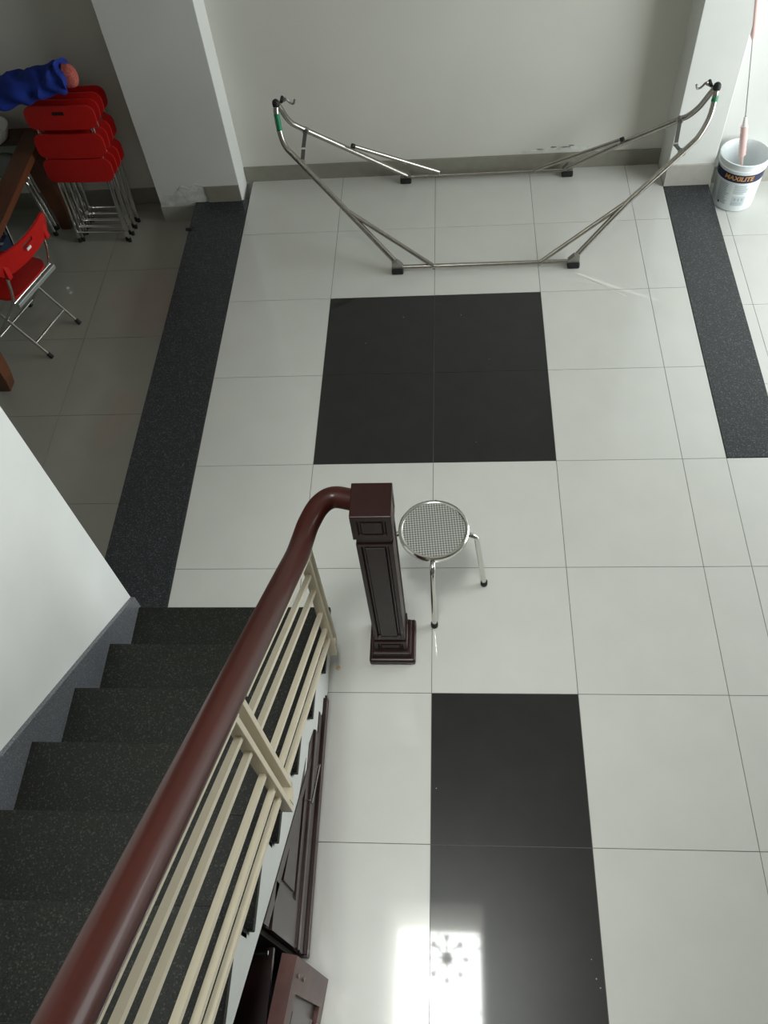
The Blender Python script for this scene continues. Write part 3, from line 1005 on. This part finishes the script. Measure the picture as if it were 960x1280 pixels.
def make_chair():
    """open folding chair; local +y is the way it faces, origin on the floor below the seat's rear bar"""
    c = empty('folding_chair')
    tr = 0.009
    hw = 0.172
    back = MB()
    panel_slab(back, 0.43, 0.145, 0.012, 0.038, 0.045, (0.045, 0.012, 0.030), mtx=Matrix.Translation((0, -0.070, 0.712)) @ Matrix.Rotation(math.radians(13), 4, 'X'))
    bk_ = back.build('backrest', 'red_plastic', c, True)
    MB().box((-0.030, -0.128, 0.708), (0.002, -0.122, 0.722), mtx=None).build('sticker', 'sticker', bk_)
    for s in (-1, 1):
        x = s * hw
        MB().box((x - 0.016, -0.082, 0.625), (x + 0.016, -0.050, 0.715), bevel=0.006).build('socket', 'red_plastic', bk_)
        path = fillet([(x, -0.068, 0.70), (x, -0.005, 0.45), (x + s * 0.012, 0.37, 0.012)], 0.09, 8)
        lg = MB().tube(path, tr, 10).build('leg', 'chrome', c, True)
        MB().tube([(x + s * 0.0115, 0.358, 0.026), (x + s * 0.0122, 0.378, 0.0)], 0.0125, 10).build('rubber_foot', 'black_rubber', lg, True)
        xi = s * 0.148
        lg = MB().tube([(xi, 0.335, 0.425), (xi, -0.012, 0.014)], tr, 10).build('leg', 'chrome', c, True)
        MB().tube([(xi, 0.0, 0.028), (xi, -0.022, 0.0)], 0.0125, 10).build('rubber_foot', 'black_rubber', lg, True)
    MB().tube([(-0.148, 0.055, 0.093), (0.148, 0.055, 0.093)], 0.006, 8).build('stretcher', 'chrome', c, True)
    MB().tube([(-0.18, 0.315, 0.076), (0.18, 0.315, 0.076)], 0.006, 8).build('stretcher', 'chrome', c, True)
    MB().box((-0.172, -0.022, 0.405), (0.172, -0.010, 0.432), bevel=0.003).build('seat_bar', 'grey_paint', c)
    MB().tube([(-0.172, 0.012, 0.428), (0.172, 0.012, 0.428)], 0.008, 8).build('seat_bar', 'chrome', c, True)
    seat = MB()
    panel_slab(seat, 0.345, 0.36, 0.014, 0.006, 0.07, mtx=Matrix.Translation((0, 0.19, 0.435)) @ Matrix.Rotation(math.radians(90), 4, 'X'))
    seat.build('seat', 'red_plastic', c, True)
    return c


ch = make_chair()
rd = Vector((0.337, 0.94))            # along the rear bar
ch.location = T(-3.70, 1.775, DROP)
ch.rotation_euler.z = math.atan2(0.337, -0.94) - PI / 2
tag(ch, 'unfolded red folding chair pulled up to the brown table', 'chair')


def make_folded():
    """folded chair standing upright: local x is its width, z up, y towards the wall; origin on the floor"""
    c = empty('folding_chair')
    lean = math.atan2(0.17, 1.48)
    R_ = Matrix.Rotation(-lean, 4, 'X')
    tr = 0.0085
    for nm, z0, h_, slot in (('backrest', 0.805, 0.136, None), ('seat_slat', 0.652, 0.146, None), ('seat_slat', 0.498, 0.146, None)):
        mb = MB()
        panel_slab(mb, 0.428, h_, 0.012, 0.010, 0.050, slot, 10, mtx=R_ @ Matrix.Translation((0, -0.018, z0 + (0.015 if nm == 'backrest' else 0))))
        o = mb.build(nm, 'red_plastic', c, True)
        if nm == 'backrest':
            MB().box((-0.035, -0.0085, -0.010), (0.035, -0.006, 0.010), mtx=R_ @ Matrix.Translation((0.0, -0.0215, 0.848))).build('slot_shade_plate', 'slot_shade', o)  # dark plate painted as the slot's shade; no hole is cut here
    for s in (-1, 1):
        for x, y0, zt in ((0.170, 0.0, 0.86), (0.150, 0.013, 0.84)):
            lg = MB().tube([R_ @ Vector((s * x, y0, 0.01)), R_ @ Vector((s * x * (0.99 if x > 0.16 else 0.98), y0, zt))], tr, 8).build('leg', 'chrome', c, True)
            MB().tube([R_ @ Vector((s * x, y0, -0.002)), R_ @ Vector((s * x, y0, 0.026))], 0.012, 8).build('rubber_foot', 'black_rubber', lg, True)
    MB().tube([R_ @ Vector((-0.15, 0.013, 0.10)), R_ @ Vector((0.15, 0.013, 0.10))], 0.006, 8).build('stretcher', 'chrome', c, True)
    MB().tube([R_ @ Vector((-0.17, 0.0, 0.07)), R_ @ Vector((0.17, 0.0, 0.07))], 0.006, 8).build('stretcher', 'chrome', c, True)
    return c


fc = make_folded()
ORD = ['front red folded chair of the leaning stack, nearest the open chair', 'second red folded chair from the front of the leaning stack',
       'third red folded chair from the front of the leaning stack', 'rear red folded chair of the leaning stack, against the wall']
for q in range(4):
    o = fc if q == 0 else copy_tree(fc)
    o.location = T(-3.608 + 0.010 * q, 3.262 + 0.112 * q, DROP) + Vector((0, 0, 0.002))
    o.rotation_euler.z = math.radians(-2.5)
    tag(o, ORD[q], 'chair', 'folded red chairs stacked against the wall')

# ------------------------------------------------------------------ brown table with glass top
tb = tag(empty('wooden_table', T(-4.9, 2.3, DROP)), 'brown wooden table with glass top at the edge of the dim room', 'table')
ZTB = DROP + 1.0
TINV = Matrix.Translation(-T(-4.9, 2.3, DROP))


def tp_(mb, name, mt, parent=None, smooth=False):
    o = mb.build(name, mt, parent or tb, smooth)
    if parent is None:
        o.matrix_parent_inverse = TINV
    return o


tx0, tx1, ty0, ty1 = -5.75, -4.04, 0.98, 3.86
for a in ((tx1 - 0.21, ty0, tx1, ty1), (tx0, ty0, tx0 + 0.21, ty1), (tx0 + 0.21, ty0, tx1 - 0.21, ty0 + 0.21), (tx0 + 0.21, ty1 - 0.21, tx1 - 0.21, ty1)):
    tp_(MB().box(T(a[0], a[1], ZTB - 0.075), T(a[2], a[3], ZTB), bevel=0.004), 'top_rail', 'table_wood')
tp_(MB().box(T(tx0 + 0.19, ty0 + 0.19, ZTB - 0.03), T(tx1 - 0.19, ty1 - 0.19, ZTB - 0.015)), 'glass_top', 'glass_pane')
for x, y in ((-4.125, 1.16), (-4.125, 3.56), (-5.62, 1.16), (-5.62, 3.56)):
    sx = 1 if x > -5 else -1
    mb = MB()
    prof = [(-0.075, -0.085), (0.075, -0.085), (0.075, 0.085), (-0.075, 0.085)]
    prof = [(a * U, b_ * U) for a, b_ in prof]
    path = [T(x + sx * o_, y, DROP + z) for z, o_ in ((0.0, 0.02), (0.15, 0.035), (0.35, 0.03), (0.6, 0.0), (0.95, -0.02))]
    sc = (0.72, 0.85, 1, 1, 1)
    rings = []
    for p, k in zip(path, sc):
        rings.append([mb.bm.verts.new(p + Vector((a * k, b_ * k, 0))) for a, b_ in prof])
    for i in range(len(rings) - 1):
        for j in range(4):
            mb.bm.faces.new([rings[i][j], rings[i][(j + 1) % 4], rings[i + 1][(j + 1) % 4], rings[i + 1][j]])
    mb.bm.faces.new(rings[0])
    mb.bm.faces.new(rings[-1])
    tp_(mb, 'leg', 'table_wood')

bowl = MB().lathe([(0, 0), (0.085, 0), (0.105, 0.012), (0.125, 0.055), (0.128, 0.075), (0.134, 0.078), (0.134, 0.084), (0.122, 0.084), (0.118, 0.06), (0.098, 0.02), (0, 0.016)], n=40).build('plastic_bowl', 'white_plastic', None, True, loc=T(-4.55, 3.66, ZTB - 0.0))
tag(bowl, 'white plastic bowl on the far end of the brown table', 'bowl')

bx = tag(empty('cardboard_box', T(-4.70, 2.86, DROP)), 'small navy printed box on the floor under the table', 'box')
MB().box((-0.12, -0.09, 0), (0.12, 0.09, 0.20), bevel=0.003).build('carton', 'box_navy', bx)
MB().box((-0.12, -0.012, 0.2), (0.12, 0.012, 0.2008)).build('tape', 'box_print', bx)

# ------------------------------------------------------------------ blue cloth bundle on the stacked chairs
cb = tag(empty('cloth_bundle', T(-3.75, 3.45, 1.27)), 'crumpled blue cloth roll lying on top of the red folded chairs', 'cloth')
KINV = Matrix.Translation(-T(-3.75, 3.45, 1.27))
mb = MB()
rng = random.Random(11)
path = [T(x - 0.07, y, z - 0.015) for x, y, z in ((-4.62, 3.44, 1.42), (-4.40, 3.42, 1.41), (-4.20, 3.41, 1.42), (-4.00, 3.41, 1.43), (-3.80, 3.42, 1.45), (-3.62, 3.43, 1.48), (-3.48, 3.43, 1.515), (-3.37, 3.43, 1.54), (-3.325, 3.43, 1.55))]
n = 28
NP = 48
rings = []
for i in range(NP + 1):
    f = i / NP * (len(path) - 1)
    k = min(int(f), len(path) - 2)
    p = path[k].lerp(path[k + 1], f - k)
    t = i / NP
    base = 0.105 - 0.025 * t
    if t > 0.94:
        base *= math.sqrt(max(0.02, 1 - ((t - 0.94) / 0.06) ** 2 * 0.5))
    rr = []
    for q in range(n):
        a = 2 * PI * q / n
        wob = 1 + 0.11 * math.sin(i * 0.85 + 1.6 * math.sin(a)) + 0.06 * math.sin(3 * a + i * 0.5) + 0.05 * math.sin(5 * a - i * 0.9) + 0.03 * (rng.random() - 0.5)
        rr.append(mb.bm.verts.new(p + Vector((0.018 * math.sin(2 * a + i * 0.3), base * wob * math.cos(a), base * wob * 0.92 * math.sin(a)))))
    rings.append(rr)
for i in range(NP):
    for q in range(n):
        mb.bm.faces.new([rings[i][q], rings[i][(q + 1) % n], rings[i + 1][(q + 1) % n], rings[i + 1][q]])
mb.bm.faces.new(rings[0])
mb.bm.faces.new(rings[-1])
o = mb.build('blue_cloth', 'blue_fabric', cb, True)
o.matrix_parent_inverse = KINV
mb = MB()
rings = []
for i in range(9):
    x = -3.405 + 0.11 * i / 8
    k = math.sqrt(max(0.05, 1 - (max(0, i - 3) / 5.3) ** 2))
    rings.append([mb.bm.verts.new(T(x, 3.43, 1.52) + Vector((0, 0.045 * k * math.cos(2 * PI * q / 16) * (1 + 0.08 * math.sin(3 * q)), 0.066 * k * math.sin(2 * PI * q / 16) * (1 + 0.06 * math.sin(5 * q))))) for q in range(16)])
for i in range(8):
    for q in range(16):
        mb.bm.faces.new([rings[i][q], rings[i][(q + 1) % 16], rings[i + 1][(q + 1) % 16], rings[i + 1][q]])
mb.bm.faces.new(rings[0])
mb.bm.faces.new(rings[-1])
o = mb.build('salmon_lining', 'salmon_fabric', cb, True)
o.matrix_parent_inverse = KINV

# ------------------------------------------------------------------ small things
clip = tag(empty('floor_clip', T(-2.585, 3.11, 0.003)), 'small black clip lying on the left granite strip', 'clip')
MB().box((-0.020, -0.009, 0), (0.020, 0.009, 0.012), bevel=0.003).build('body', 'black_rubber', clip)
MB().tube([(0.012, 0.0, 0.006), (0.028, 0.008, 0.010), (0.030, 0.018, 0.004)], 0.004, 8).build('lever', 'black_rubber', clip, True)

stn = MB().lathe([(0, 0.0006), (0.007, 0.0006), (0.011, 0)], n=18).build('rust_stain', 'rust_stain', floor, loc=T(-0.665, -1.815, 0.0))

MB().prism([T(1.42, 2.19, 0.0002), T(1.43, 2.18, 0.0002), T(1.79, 1.90, 0.0002), T(1.775, 1.905, 0.0002)], (0, 0, 0.0003)).build('scuff_mark', 'sticker', floor)

# chandelier hanging below the skylight, seen mirrored in the polished tiles
cd = tag(empty('chandelier', T(-0.02, -2.72, 8.6)), 'small chandelier hanging under the skylight, mirrored in the black tiles', 'chandelier')
MB().tube([(0, 0, 0.15), (0, 0, (ZS - 8.6) * U - 0.06)], 0.006, 8).build('chain', 'crystal', cd, True)
MB().lathe([(0, 0.16), (0.03, 0.14), (0.05, 0.06), (0.03, -0.02), (0.045, -0.08), (0, -0.12)], n=20).build('stem', 'crystal', cd, True)
for q in range(8):
    a = 2 * PI * q / 8
    arm = MB().tube(fillet([(0.03 * math.cos(a), 0.03 * math.sin(a), -0.05), (0.13 * math.cos(a), 0.13 * math.sin(a), -0.10), (0.17 * math.cos(a), 0.17 * math.sin(a), 0.02)], 0.05, 5), 0.007, 8).build('arm', 'crystal', cd, True)
    MB().lathe([(0, 0.02), (0.022, 0.02), (0.026, 0.035), (0.012, 0.04), (0.012, 0.10), (0, 0.105)], (0.17 * math.cos(a), 0.17 * math.sin(a), 0), 12).build('candle_cup', 'crystal', arm, True)
